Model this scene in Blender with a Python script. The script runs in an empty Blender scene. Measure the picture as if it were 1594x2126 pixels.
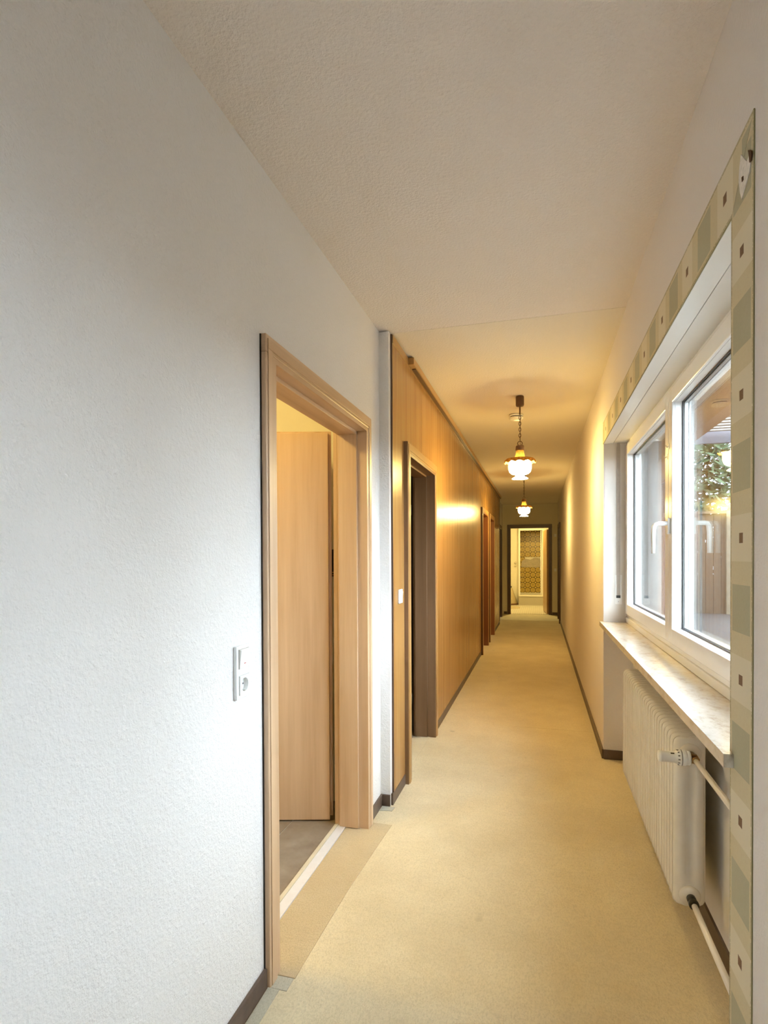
import bpy, bmesh, math, random
from mathutils import Vector, Matrix

random.seed(7)
S = bpy.context.scene
COL = S.collection
PI = math.pi

# ------------------------------------------------------------------ camera
FPX, CYPX = 1166.49, 1170.43
YAW, PITCH, ROLL = 0.26948, -0.011476, -0.0044964
CAMH = 1.36
cam = bpy.data.cameras.new('camera')
camo = bpy.data.objects.new('camera', cam)
COL.objects.link(camo)
fwd = Vector((-math.sin(YAW) * math.cos(PITCH), math.cos(YAW) * math.cos(PITCH), math.sin(PITCH)))
rgt = Vector((math.cos(YAW), math.sin(YAW), 0))
up = rgt.cross(fwd)
r2 = math.cos(ROLL) * rgt + math.sin(ROLL) * up
u2 = -math.sin(ROLL) * rgt + math.cos(ROLL) * up
m3 = Matrix((r2, u2, -fwd)).transposed()
camo.matrix_world = Matrix.Translation((0, 0, CAMH)) @ m3.to_4x4()
cam.sensor_fit = 'VERTICAL'
cam.sensor_height = 36.0
cam.lens = FPX / 2126 * 36.0
cam.shift_y = (CYPX - 1063.0) / 2126
cam.clip_start = 0.02
cam.clip_end = 200
S.camera = camo

# ------------------------------------------------------------------ sky and exposure
W = bpy.data.worlds.new('overcast_sky')
S.world = W
W.use_nodes = True
bg = W.node_tree.nodes['Background']
bg.inputs['Color'].default_value = (0.76, 0.845, 1.0, 1)
bg.inputs['Strength'].default_value = 12.4
S.view_settings.view_transform = 'Standard'
S.view_settings.look = 'None'
S.view_settings.gamma = 1.0
S.view_settings.use_curve_mapping = False
S.view_settings.exposure = 0.80

LAMP_COL = (1.0, 0.735, 0.245)
LAMP_STRENGTH = 108.0
ROOM_LAMP_STRENGTH = 75.0
BATH_LAMP_STRENGTH = 230.0

# ------------------------------------------------------------------ materials
MATS = {}


def new_mat(name):
    m = bpy.data.materials.new(name)
    m.use_nodes = True
    nt = m.node_tree
    b = nt.nodes['Principled BSDF']
    MATS[name] = m
    return m, nt, b


def node(nt, kind, **kw):
    n = nt.nodes.new(kind)
    for k, v in kw.items():
        setattr(n, k, v)
    return n


def mapped(nt, scale=(1, 1, 1), src='Object'):
    tc = node(nt, 'ShaderNodeTexCoord')
    mp = node(nt, 'ShaderNodeMapping')
    mp.inputs['Scale'].default_value = scale
    nt.links.new(tc.outputs[src], mp.inputs['Vector'])
    return mp.outputs['Vector']


def noise(nt, vec, scale, detail=3, rough=0.5):
    n = node(nt, 'ShaderNodeTexNoise')
    n.inputs['Scale'].default_value = scale
    n.inputs['Detail'].default_value = detail
    n.inputs['Roughness'].default_value = rough
    nt.links.new(vec, n.inputs['Vector'])
    return n.outputs['Fac']


def ramp(nt, fac, stops):
    r = node(nt, 'ShaderNodeValToRGB')
    e = r.color_ramp.elements
    while len(e) > 1:
        e.remove(e[-1])
    e[0].position = stops[0][0]
    e[0].color = (*stops[0][1], 1)
    for p, c in stops[1:]:
        q = e.new(p)
        q.color = (*c, 1)
    nt.links.new(fac, r.inputs['Fac'])
    return r.outputs['Color']


def mixc(nt, fac, a, b, mode='MIX'):
    n = node(nt, 'ShaderNodeMix', data_type='RGBA', blend_type=mode)
    for sock, v in ((n.inputs['Factor'], fac), (n.inputs['A'], a), (n.inputs['B'], b)):
        if isinstance(v, (int, float)):
            sock.default_value = v
        elif isinstance(v, tuple):
            sock.default_value = (*v, 1)
        else:
            nt.links.new(v, sock)
    return n.outputs['Result']


def math_(nt, op, a, b=None, clamp=False):
    n = node(nt, 'ShaderNodeMath', operation=op, use_clamp=clamp)
    for i, v in enumerate((a, b)):
        if v is None:
            continue
        if isinstance(v, (int, float)):
            n.inputs[i].default_value = v
        else:
            nt.links.new(v, n.inputs[i])
    return n.outputs[0]


def bump(nt, b, height, strength, dist=0.002):
    n = node(nt, 'ShaderNodeBump')
    n.inputs['Strength'].default_value = strength
    n.inputs['Distance'].default_value = dist
    nt.links.new(height, n.inputs['Height'])
    nt.links.new(n.outputs['Normal'], b.inputs['Normal'])


def plain(name, col, rough=0.5, metal=0.0, var=0.05, scale=30, bmp=0.0, bscale=200, spec=None):
    m, nt, b = new_mat(name)
    v = mapped(nt)
    f = noise(nt, v, scale, 4)
    c = ramp(nt, f, [(0.25, tuple(x * (1 - var) for x in col)), (0.75, tuple(min(1, x * (1 + var)) for x in col))])
    nt.links.new(c, b.inputs['Base Color'])
    b.inputs['Roughness'].default_value = rough
    b.inputs['Metallic'].default_value = metal
    if spec is not None:
        b.inputs['Specular IOR Level'].default_value = spec
    if bmp:
        bump(nt, b, noise(nt, v, bscale, 3, 0.6), bmp)
    return m


def woodchip(name, col, strength):
    m, nt, b = new_mat(name)
    v = mapped(nt)
    big = noise(nt, v, 1.6, 3)
    c = ramp(nt, big, [(0.3, tuple(x * 0.97 for x in col)), (0.7, col)])
    nt.links.new(c, b.inputs['Base Color'])
    b.inputs['Roughness'].default_value = 0.85
    b.inputs['Specular IOR Level'].default_value = 0.2
    n1 = noise(nt, v, 95, 3, 0.55)
    n2 = noise(nt, v, 260, 2, 0.5)
    h = math_(nt, 'ADD', math_(nt, 'POWER', n1, 2.0), math_(nt, 'MULTIPLY', n2, 0.35))
    bump(nt, b, h, strength, 0.006)
    return m


woodchip('wall_paint', (0.80, 0.775, 0.755), 0.6)
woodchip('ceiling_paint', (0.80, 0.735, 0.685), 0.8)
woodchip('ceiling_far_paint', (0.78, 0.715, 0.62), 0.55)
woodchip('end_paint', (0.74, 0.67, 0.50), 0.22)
woodchip('right_paint', (0.80, 0.755, 0.725), 0.35)
plain('smooth_plaster', (0.72, 0.68, 0.63), 0.8, var=0.06, scale=6, bmp=0.15, bscale=60)
plain('cream_plaster', (0.80, 0.74, 0.58), 0.8, var=0.04, scale=5)
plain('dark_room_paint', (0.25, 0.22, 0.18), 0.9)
plain('brown_vinyl', (0.105, 0.068, 0.05), 0.42, var=0.2, scale=40)
plain('gap_dark', (0.012, 0.011, 0.012), 0.6)
plain('white_plastic', (0.82, 0.82, 0.80), 0.3, var=0.01)
plain('white_pvc', (0.86, 0.86, 0.85), 0.22, var=0.015, scale=8)
plain('radiator_paint', (0.74, 0.69, 0.61), 0.38, var=0.04, scale=25, bmp=0.08, bscale=400)
plain('pipe_paint', (0.80, 0.775, 0.735), 0.3, var=0.03)
plain('belt_grey', (0.42, 0.37, 0.32), 0.8, var=0.08, scale=60)
plain('steel', (0.55, 0.53, 0.50), 0.3, 1.0)
plain('chrome', (0.8, 0.8, 0.8), 0.12, 1.0)
plain('brass_dark', (0.32, 0.20, 0.10), 0.3, 1.0)
plain('black_rubber', (0.015, 0.015, 0.018), 0.45)
plain('bronze_hinge', (0.12, 0.075, 0.06), 0.35, 0.6)
plain('lamp_brown', (0.10, 0.045, 0.02), 0.5, var=0.2, scale=60)
plain('lamp_wood', (0.16, 0.08, 0.035), 0.55, var=0.25, scale=90)
plain('plaster_crumb', (0.80, 0.76, 0.71), 0.95, var=0.15, scale=90, bmp=0.9, bscale=120)
plain('hole_brown', (0.10, 0.05, 0.03), 0.9, var=0.4, scale=200)
plain('threshold_white', (0.70, 0.69, 0.70), 0.35, var=0.05)
plain('pale_flooring', (0.62, 0.56, 0.42), 0.6, var=0.08, scale=12)
plain('enamel', (0.84, 0.81, 0.74), 0.15)
plain('bath_wall', (0.80, 0.76, 0.66), 0.4, var=0.03)
plain('bath_beige', (0.55, 0.46, 0.30), 0.5, var=0.05)
plain('concrete', (0.50, 0.44, 0.36), 0.9, var=0.15, scale=20, bmp=0.4, bscale=60)
plain('outer_render', (0.55, 0.52, 0.48), 0.9)
plain('fascia_grey', (0.20, 0.20, 0.24), 0.6)
plain('bark', (0.10, 0.07, 0.05), 0.9, var=0.4, scale=20)
plain('leaf_dark', (0.05, 0.085, 0.035), 0.7, var=0.5, scale=3)
plain('leaf_mid', (0.06, 0.08, 0.045), 0.7, var=0.5, scale=3)
plain('gravel', (0.07, 0.062, 0.055), 0.95, var=0.7, scale=22, bmp=1.0, bscale=30)
plain('fence_wood', (0.115, 0.085, 0.055), 0.8, var=0.25, scale=9)
plain('white_batten', (0.42, 0.40, 0.37), 0.6, var=0.2, scale=12)
plain('fence_post', (0.20, 0.165, 0.11), 0.8, var=0.2, scale=9)
plain('red_print', (0.55, 0.05, 0.05), 0.4)


def wood(name, c1, c2, c3, axis='Z', rough=0.4, grain=1.0, coat=0.0, bmp=0.06):
    m, nt, b = new_mat(name)
    st = {'Z': (1, 1, 0.045), 'Y': (1, 0.045, 1), 'X': (0.045, 1, 1)}[axis]
    v = mapped(nt, st)
    n1 = noise(nt, v, 14 * grain, 5, 0.6)
    n2 = noise(nt, v, 90 * grain, 4, 0.6)
    st3 = {'Z': (1, 1, 0.35), 'Y': (1, 0.35, 1), 'X': (0.35, 1, 1)}[axis]
    n3 = noise(nt, mapped(nt, st3), 2.2, 2)
    c = ramp(nt, n1, [(0.28, c1), (0.5, c2), (0.74, c3)])
    c = mixc(nt, math_(nt, 'MULTIPLY', n2, 0.35), c, c1)
    c = mixc(nt, math_(nt, 'MULTIPLY', n3, 0.25), c, c3)
    nt.links.new(c, b.inputs['Base Color'])
    b.inputs['Roughness'].default_value = rough
    b.inputs['Coat Weight'].default_value = coat
    b.inputs['Coat Roughness'].default_value = 0.12
    bump(nt, b, n2, bmp, 0.001)
    return m


for ax in 'ZYX':
    wood('beech_' + ax, (0.45, 0.275, 0.15), (0.62, 0.42, 0.255), (0.73, 0.53, 0.35), ax, 0.38)
    wood('honey_' + ax, (0.36, 0.19, 0.065), (0.46, 0.265, 0.095), (0.53, 0.32, 0.125), ax, 0.30)
    wood('walnut_' + ax, (0.055, 0.026, 0.014), (0.085, 0.040, 0.020), (0.12, 0.06, 0.03), ax, 0.38)
    wood('redbrown_' + ax, (0.16, 0.055, 0.02), (0.22, 0.082, 0.03), (0.28, 0.11, 0.042), ax, 0.35)
    wood('soffit_' + ax, (0.24, 0.13, 0.085), (0.33, 0.19, 0.13), (0.40, 0.25, 0.18), ax, 0.6)
wood('panel_wood', (0.30, 0.145, 0.043), (0.41, 0.22, 0.07), (0.48, 0.27, 0.095), 'Z', 0.27, 1.6, bmp=0.22)
for ax in 'ZYX':
    wood('tobacco_' + ax, (0.15, 0.078, 0.036), (0.21, 0.115, 0.056), (0.27, 0.155, 0.08), ax, 0.4)


def carpet(name, c1, c2):
    m, nt, b = new_mat(name)
    v = mapped(nt)
    big = noise(nt, v, 2.6, 5, 0.6)
    fine = noise(nt, mapped(nt, (1, 0.55, 1)), 210, 4, 0.7)
    st = noise(nt, mapped(nt, (0.25, 1, 1)), 60, 3, 0.6)
    c = ramp(nt, big, [(0.3, c1), (0.7, c2)])
    c = mixc(nt, math_(nt, 'MULTIPLY', math_(nt, 'SUBTRACT', fine, 0.44, True), 1.7, True), c, tuple(x * 0.62 for x in c1))
    c = mixc(nt, math_(nt, 'MULTIPLY', math_(nt, 'SUBTRACT', st, 0.5, True), 0.9, True), c, tuple(x * 0.8 for x in c1))
    spots = noise(nt, v, 9, 2, 0.4)
    c = mixc(nt, math_(nt, 'MULTIPLY', math_(nt, 'SUBTRACT', spots, 0.74, True), 6.0, True), c, tuple(x * 0.5 for x in c1))
    nt.links.new(c, b.inputs['Base Color'])
    b.inputs['Roughness'].default_value = 0.95
    b.inputs['Specular IOR Level'].default_value = 0.1
    b.inputs['Sheen Weight'].default_value = 0.15
    bump(nt, b, fine, 0.7, 0.004)
    return m


carpet('carpet_main', (0.63, 0.52, 0.335), (0.75, 0.64, 0.43))
carpet('carpet_tan', (0.52, 0.405, 0.245), (0.59, 0.47, 0.29))
carpet('carpet_green', (0.47, 0.43, 0.325), (0.54, 0.50, 0.39))


def stone_tile():
    m, nt, b = new_mat('stone_tile')
    v = mapped(nt)
    f = noise(nt, v, 7, 6, 0.65)
    c = ramp(nt, f, [(0.3, (0.20, 0.16, 0.125)), (0.55, (0.27, 0.225, 0.18)), (0.75, (0.33, 0.28, 0.225))])
    nt.links.new(c, b.inputs['Base Color'])
    b.inputs['Roughness'].default_value = 0.55


stone_tile()


def marble():
    m, nt, b = new_mat('sill_marble')
    v = mapped(nt, (1, 0.6, 1))
    f = noise(nt, v, 18, 7, 0.75)
    g = noise(nt, v, 70, 4, 0.6)
    c = ramp(nt, f, [(0.3, (0.44, 0.35, 0.26)), (0.46, (0.67, 0.61, 0.53)), (0.7, (0.77, 0.74, 0.70))])
    c = mixc(nt, math_(nt, 'MULTIPLY', g, 0.25), c, (0.50, 0.41, 0.32))
    nt.links.new(c, b.inputs['Base Color'])
    b.inputs['Roughness'].default_value = 0.16
    b.inputs['IOR'].default_value = 1.7


marble()


def mosaic():
    m, nt, b = new_mat('mosaic_floor')
    v = mapped(nt)
    k = node(nt, 'ShaderNodeTexBrick', offset=0.0)
    k.inputs['Color1'].default_value = (0.78, 0.75, 0.68, 1)
    k.inputs['Color2'].default_value = (0.72, 0.69, 0.62, 1)
    k.inputs['Mortar'].default_value = (0.48, 0.44, 0.36, 1)
    k.inputs['Scale'].default_value = 1.0
    k.inputs['Brick Width'].default_value = 0.05
    k.inputs['Row Height'].default_value = 0.05
    k.inputs['Mortar Size'].default_value = 0.004
    nt.links.new(v, k.inputs['Vector'])
    nt.links.new(k.outputs['Color'], b.inputs['Base Color'])
    b.inputs['Roughness'].default_value = 0.3


mosaic()


def ochre_tile():
    # glazed tile: rings at the centre and quarter circles at the corners (uv 0..1 on each tile)
    m, nt, b = new_mat('ochre_tile')
    tc = node(nt, 'ShaderNodeTexCoord')
    sx = node(nt, 'ShaderNodeSeparateXYZ')
    nt.links.new(tc.outputs['UV'], sx.inputs[0])
    u = math_(nt, 'SUBTRACT', sx.outputs[0], 0.5)
    w = math_(nt, 'SUBTRACT', sx.outputs[1], 0.5)
    d = math_(nt, 'SQRT', math_(nt, 'ADD', math_(nt, 'POWER', u, 2.0), math_(nt, 'POWER', w, 2.0)))
    rings = ramp(nt, d, [(0.0, (0.14, 0.085, 0.012)), (0.09, (0.14, 0.085, 0.012)), (0.12, (0.75, 0.56, 0.16)),
                         (0.19, (0.75, 0.56, 0.16)), (0.23, (0.16, 0.10, 0.015)), (0.29, (0.58, 0.41, 0.09)),
                         (0.42, (0.66, 0.48, 0.12)), (0.46, (0.12, 0.075, 0.01)), (0.56, (0.22, 0.14, 0.025)),
                         (0.61, (0.75, 0.56, 0.16)), (0.70, (0.78, 0.60, 0.20))])
    nt.links.new(rings, b.inputs['Base Color'])
    b.inputs['Roughness'].default_value = 0.2


ochre_tile()


def border_paper():
    # printed wallpaper border: uv.x = metres along the strip, uv.y = 0..1 across
    m, nt, b = new_mat('border_paper')
    tc = node(nt, 'ShaderNodeTexCoord')
    sx = node(nt, 'ShaderNodeSeparateXYZ')
    nt.links.new(tc.outputs['UV'], sx.inputs[0])
    t = math_(nt, 'FRACT', sx.outputs[0])        # one repeat; 0.5 = brown square
    v = sx.outputs[1]
    a = math_(nt, 'ABSOLUTE', math_(nt, 'SUBTRACT', t, 0.5))
    vv = math_(nt, 'ABSOLUTE', math_(nt, 'SUBTRACT', v, 0.5))
    obj = mapped(nt)
    gn = noise(nt, obj, 160, 3, 0.7)
    cream = mixc(nt, gn, (0.60, 0.52, 0.33), (0.68, 0.605, 0.42))
    pale = (0.72, 0.65, 0.49)
    green = mixc(nt, gn, (0.42, 0.395, 0.265), (0.48, 0.455, 0.315))
    c = mixc(nt, math_(nt, 'LESS_THAN', a, 0.165), cream, pale)
    gm = math_(nt, 'MULTIPLY', math_(nt, 'GREATER_THAN', a, 0.33), math_(nt, 'LESS_THAN', vv, 0.40))
    c = mixc(nt, gm, c, green)
    bm_ = math_(nt, 'MULTIPLY', math_(nt, 'LESS_THAN', a, 0.036), math_(nt, 'LESS_THAN', vv, 0.085))
    c = mixc(nt, bm_, c, mixc(nt, noise(nt, obj, 300, 2), (0.12, 0.06, 0.03), (0.26, 0.15, 0.08)))
    ed = math_(nt, 'MULTIPLY', math_(nt, 'GREATER_THAN', vv, 0.455), math_(nt, 'LESS_THAN', vv, 0.475))
    c = mixc(nt, math_(nt, 'MULTIPLY', math_(nt, 'MULTIPLY', ed, math_(nt, 'GREATER_THAN', gn, 0.45)), 0.8), c, (0.27, 0.235, 0.10))
    c = mixc(nt, math_(nt, 'GREATER_THAN', vv, 0.488), c, (0.28, 0.25, 0.12))
    nt.links.new(c, b.inputs['Base Color'])
    b.inputs['Roughness'].default_value = 0.8
    bump(nt, b, gn, 0.15, 0.001)


border_paper()


def glass_mat(name, tint=(0.96, 0.98, 0.97)):
    m = bpy.data.materials.new(name)
    m.use_nodes = True
    nt = m.node_tree
    nt.nodes.clear()
    o = node(nt, 'ShaderNodeOutputMaterial')
    mx = node(nt, 'ShaderNodeMixShader')
    fr = node(nt, 'ShaderNodeFresnel')
    gm = node(nt, 'ShaderNodeNewGeometry')
    ior = node(nt, 'ShaderNodeMix', data_type='FLOAT')      # thin pane: the same reflectance from either face
    ior.inputs['A'].default_value = 1.5
    ior.inputs['B'].default_value = 1 / 1.5
    nt.links.new(gm.outputs['Backfacing'], ior.inputs['Factor'])
    nt.links.new(ior.outputs['Result'], fr.inputs['IOR'])
    tr = node(nt, 'ShaderNodeBsdfTransparent')
    tr.inputs['Color'].default_value = (*tint, 1)
    gl = node(nt, 'ShaderNodeBsdfGlossy')
    gl.inputs['Roughness'].default_value = 0.0
    nt.links.new(fr.outputs[0], mx.inputs[0])
    nt.links.new(tr.outputs[0], mx.inputs[1])
    nt.links.new(gl.outputs[0], mx.inputs[2])
    nt.links.new(mx.outputs[0], o.inputs['Surface'])
    MATS[name] = m


glass_mat('glass')


def lamp_mats():
    for nm, st in (('opal_glow', LAMP_STRENGTH), ('opal_room', ROOM_LAMP_STRENGTH), ('opal_bath', BATH_LAMP_STRENGTH)):
        m = bpy.data.materials.new(nm)
        m.use_nodes = True
        nt = m.node_tree
        nt.nodes.clear()
        o = node(nt, 'ShaderNodeOutputMaterial')
        e = node(nt, 'ShaderNodeEmission')
        e.inputs['Color'].default_value = (*LAMP_COL, 1)
        e.inputs['Strength'].default_value = st
        nt.links.new(e.outputs[0], o.inputs['Surface'])
        MATS[nm] = m
    for nm, c1, c2, tl in (('amber_glass', (0.15, 0.085, 0.03), (0.26, 0.16, 0.06), 0.3), ('neck_glass', (0.30, 0.23, 0.11), (0.44, 0.35, 0.18), 0.5)):
        m = bpy.data.materials.new(nm)
        m.use_nodes = True
        nt = m.node_tree
        nt.nodes.clear()
        o = node(nt, 'ShaderNodeOutputMaterial')
        d = node(nt, 'ShaderNodeBsdfDiffuse')
        t = node(nt, 'ShaderNodeBsdfTranslucent')
        mx = node(nt, 'ShaderNodeMixShader')
        v = mapped(nt)
        c = ramp(nt, noise(nt, v, 70, 3), [(0.3, c1), (0.7, c2)])
        nt.links.new(c, d.inputs['Color'])
        nt.links.new(c, t.inputs['Color'])
        mx.inputs[0].default_value = tl
        nt.links.new(d.outputs[0], mx.inputs[1])
        nt.links.new(t.outputs[0], mx.inputs[2])
        nt.links.new(mx.outputs[0], o.inputs['Surface'])
        MATS[nm] = m


lamp_mats()

# ------------------------------------------------------------------ mesh helpers
ORIG = {}


class MB:
    def __init__(self):
        self.bm = bmesh.new()
        self.uv = None

    def box(self, x0, x1, y0, y1, z0, z1, bev=0.0):
        b = bmesh.new()
        bmesh.ops.create_cube(b, size=1.0)
        for v in b.verts:
            v.co = Vector(((x0 + x1) / 2 + v.co.x * (x1 - x0), (y0 + y1) / 2 + v.co.y * (y1 - y0), (z0 + z1) / 2 + v.co.z * (z1 - z0)))
        if bev:
            bmesh.ops.bevel(b, geom=b.edges[:], offset=bev, segments=2, profile=0.5, affect='EDGES')
        self._join(b)
        return self

    def _join(self, b, mat=None):
        if mat is not None:
            b.transform(mat)
        vs = [self.bm.verts.new(v.co) for v in b.verts]
        b.verts.index_update()
        for f in b.faces:
            try:
                nf = self.bm.faces.new([vs[v.index] for v in f.verts])
                nf.smooth = f.smooth
            except ValueError:
                pass
        b.free()

    def lathe(self, c, prof, n=24, axis='Z', scallop=None, caps=True):
        """prof: (radius, height) from top to bottom around a vertical (or X / Y) axis at c"""
        b = bmesh.new()
        rings = []
        for i, (r, h) in enumerate(prof):
            ring = []
            for k in range(n):
                a = 2 * PI * k / n
                rr, hh = r, h
                if scallop and i in scallop:
                    hh = h + scallop[i] * math.cos(12 * a)
                    rr = r * (1 + 0.012 * math.cos(12 * a))
                ring.append(b.verts.new((rr * math.cos(a), rr * math.sin(a), hh)))
            rings.append(ring)
        for i in range(len(rings) - 1):
            for k in range(n):
                f = b.faces.new((rings[i][k], rings[i][(k + 1) % n], rings[i + 1][(k + 1) % n], rings[i + 1][k]))
                f.smooth = True
        for ring in ((rings[0], rings[-1]) if caps else ()):
            if (ring[0].co - ring[n // 2].co).length > 1e-5:
                try:
                    b.faces.new(ring)
                except ValueError:
                    pass
        bmesh.ops.recalc_face_normals(b, faces=b.faces[:])
        if axis == 'X':
            b.transform(Matrix.Rotation(PI / 2, 4, 'Y'))
        elif axis == 'Y':
            b.transform(Matrix.Rotation(-PI / 2, 4, 'X'))
        self._join(b, Matrix.Translation(c))
        return self

    def tube(self, pts, r, n=12, closed=False):
        b = bmesh.new()
        pts = [Vector(p) for p in pts]
        rings = []
        N = len(pts)
        nrm = None
        for i, p in enumerate(pts):
            if closed:
                t = (pts[(i + 1) % N] - pts[i - 1]).normalized()
            else:
                t = (pts[min(i + 1, N - 1)] - pts[max(i - 1, 0)]).normalized()
            if nrm is None:
                nrm = t.orthogonal().normalized()
            nrm = (nrm - t * nrm.dot(t)).normalized()
            bi = t.cross(nrm)
            rr = r[i] if isinstance(r, (list, tuple)) else r
            rings.append([b.verts.new(p + nrm * rr * math.cos(2 * PI * k / n) + bi * rr * math.sin(2 * PI * k / n)) for k in range(n)])
        for i in range(N if closed else N - 1):
            A, B = rings[i], rings[(i + 1) % N]
            for k in range(n):
                f = b.faces.new((A[k], A[(k + 1) % n], B[(k + 1) % n], B[k]))
                f.smooth = True
        if not closed:
            b.faces.new(rings[0][::-1])
            b.faces.new(rings[-1])
        bmesh.ops.recalc_face_normals(b, faces=b.faces[:])
        self._join(b)
        return self

    def prism(self, poly, z0, z1, axis='Z'):
        """poly of 2-D points extruded along an axis: Z (x,y), Y (x,z), X (y,z)"""
        b = bmesh.new()

        def P(p, h):
            return {'Z': (p[0], p[1], h), 'Y': (p[0], h, p[1]), 'X': (h, p[0], p[1])}[axis]
        A = [b.verts.new(P(p, z0)) for p in poly]
        B = [b.verts.new(P(p, z1)) for p in poly]
        n = len(poly)
        b.faces.new(A)
        b.faces.new(B[::-1])
        for i in range(n):
            b.faces.new((A[i], B[i], B[(i + 1) % n], A[(i + 1) % n]))
        bmesh.ops.recalc_face_normals(b, faces=b.faces[:])
        self._join(b)
        return self

    def xf(self, mat):
        self.bm.transform(mat)
        return self

    def mesh(self, name, mat, off=None):
        if off is not None:
            bmesh.ops.translate(self.bm, verts=self.bm.verts[:], vec=-Vector(off))
        me = bpy.data.meshes.new(name)
        self.bm.to_mesh(me)
        self.bm.free()
        me.materials.append(MATS[mat])
        return me

    def obj(self, name, mat, parent=None):
        """links the collected shape as one mesh object; a top-level mesh gets its origin at its base centre"""
        if parent is None:
            lo = Vector([min(v.co[i] for v in self.bm.verts) for i in range(3)])
            hi = Vector([max(v.co[i] for v in self.bm.verts) for i in range(3)])
            off = Vector(((lo.x + hi.x) / 2, (lo.y + hi.y) / 2, lo.z))
            o = bpy.data.objects.new(name, self.mesh(name, mat, off))
            o.location = off
            ORIG[o.name] = off
        else:
            off = ORIG[parent.name]
            o = bpy.data.objects.new(name, self.mesh(name, mat, off))
            o.parent = parent
            ORIG[o.name] = off
        COL.objects.link(o)
        return o


def box(x0, x1, y0, y1, z0, z1, bev=0.0):
    return MB().box(x0, x1, y0, y1, z0, z1, bev)


def thing(name, loc, label, cat, group=None, kind=None):
    o = bpy.data.objects.new(name, None)
    o.empty_display_size = 0.1
    o.location = loc
    ORIG[o.name] = Vector(loc)
    COL.objects.link(o)
    return tag(o, label, cat, group, kind)


def tag(o, label, cat, group=None, kind=None):
    o['label'] = label
    o['category'] = cat
    if group:
        o['group'] = group
    if kind:
        o['kind'] = kind
    return o


def struct(o, label, cat):
    return tag(o, label, cat, kind='structure')


# ------------------------------------------------------------------ dimensions
CZ = 2.59            # ceiling
XL = -0.84           # white wall, left
XB = -0.98           # its back
XP = -0.785          # built-out wall under the wood panels
XPB = -0.92
XR = 0.415           # right wall
XO = 0.75            # outside of the right wall
YB = -2.2            # wall behind the camera
YP0, YP1 = 2.955, 11.6    # built-out panelled wall
YE = 13.62           # end wall
BB = 0.062           # baseboard height
# left wall openings: door 1
D1 = (1.655, 2.685, 2.005)      # clear y0, y1, z
D2 = (3.325, 4.185, 1.99)
D3 = (7.90, 8.72, 1.99)
D4 = (9.10, 9.92, 1.99)
D5 = (12.10, 12.95, 1.99)       # left of the end, in the white wall
D6 = (11.95, 12.80, 1.99)       # right wall near the end
DB = (-0.67, 0.225, 2.055)      # bathroom door x0, x1, z
# window
WY0, WY1, WZ0, WZ1 = 1.42, 4.02, 0.955, 2.11
VY0, VY1 = -1.75, -0.45      # added second window, behind the camera


def wall_with_holes(x0, x1, y0, y1, z0, z1, holes):
    """wall along y; holes = (ya, yb, ztop) from the floor"""
    m = MB()
    y = y0
    for (a, b_, t) in sorted(holes):
        m.box(x0, x1, y, a, z0, z1)
        m.box(x0, x1, a, b_, t, z1)
        y = b_
    m.box(x0, x1, y, y1, z0, z1)
    return m


# ------------------------------------------------------------------ floor
fl = box(-4.2, XO, YB - 0.2, YE + 0.13, -0.15, -0.006).obj('floor', 'concrete')
struct(fl, 'beige carpeted floor running the length of the corridor', 'floor')
XLf = XL
box(XL, XR + 0.19, YB, 4.60, -0.006, 0.0).obj('carpet_panel', 'carpet_main', fl)
box(XL, XR, 4.6025, 12.37, -0.006, 0.0).obj('carpet_panel', 'carpet_main', fl)
box(XL, XR, 12.372, YE + 0.06, -0.006, 0.001).obj('carpet_panel', 'pale_flooring', fl)
# patches glued on along the left wall
MB().prism([(-0.938, 1.655), (-0.761, 1.655), (-0.760, 1.80), (-0.754, 2.135), (-0.746, 2.303), (-0.737, 2.488), (-0.722, 2.74), (-0.82, 2.74), (-0.82, 2.683), (-0.938, 2.683)], -0.004, 0.003).obj('carpet_strip', 'carpet_tan', fl)
MB().prism([(-0.827, 0.2), (-0.795, 0.2), (-0.789, 1.598), (-0.827, 1.598)], -0.004, 0.0028).obj('carpet_strip', 'carpet_green', fl)
MB().prism([(-0.818, 1.600), (-0.765, 1.600), (-0.765, 1.653), (-0.818, 1.653)], -0.004, 0.0022).obj('carpet_strip', 'carpet_green', fl)
MB().prism([(-0.826, 2.885), (-0.761, 2.893), (-0.757, 2.94), (-0.826, 2.94)], -0.004, 0.0025).obj('carpet_strip', 'carpet_green', fl)
box(-0.92, -0.80, D2[0], D2[1], -0.004, 0.002).obj('carpet_strip', 'carpet_main', fl)
# threshold of the tiled room
box(-0.982, -0.940, 1.66, 2.683, -0.006, 0.006, 0.001).obj('threshold_bar', 'threshold_white', fl)
box(-1.000, -0.983, 1.66, 2.72, -0.006, 0.010, 0.001).obj('threshold_edge', 'pale_flooring', fl)
# stone tiles of the room behind the near door
for xa, xb in ((-1.230, -1.001), (-1.834, -1.234), (-2.438, -1.838), (-3.042, -2.442), (-3.3, -3.046)):
    for ya, yb in ((0.30, 1.596), (1.60, 2.936)):
        box(xa, xb, ya, yb, -0.006, 0.0, 0.0).obj('floor_tile', 'stone_tile', fl)
box(-3.3, -1.001, 0.3, 2.94, -0.006, -0.003).obj('tile_joint', 'threshold_white', fl)

# ------------------------------------------------------------------ ceiling
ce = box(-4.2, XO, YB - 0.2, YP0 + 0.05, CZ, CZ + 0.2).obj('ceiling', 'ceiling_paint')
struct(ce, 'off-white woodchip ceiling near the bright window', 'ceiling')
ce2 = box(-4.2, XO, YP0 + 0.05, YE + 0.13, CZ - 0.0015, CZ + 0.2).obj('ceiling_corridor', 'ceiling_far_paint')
struct(ce2, 'yellow-lit woodchip ceiling above the panelled corridor', 'ceiling')

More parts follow.
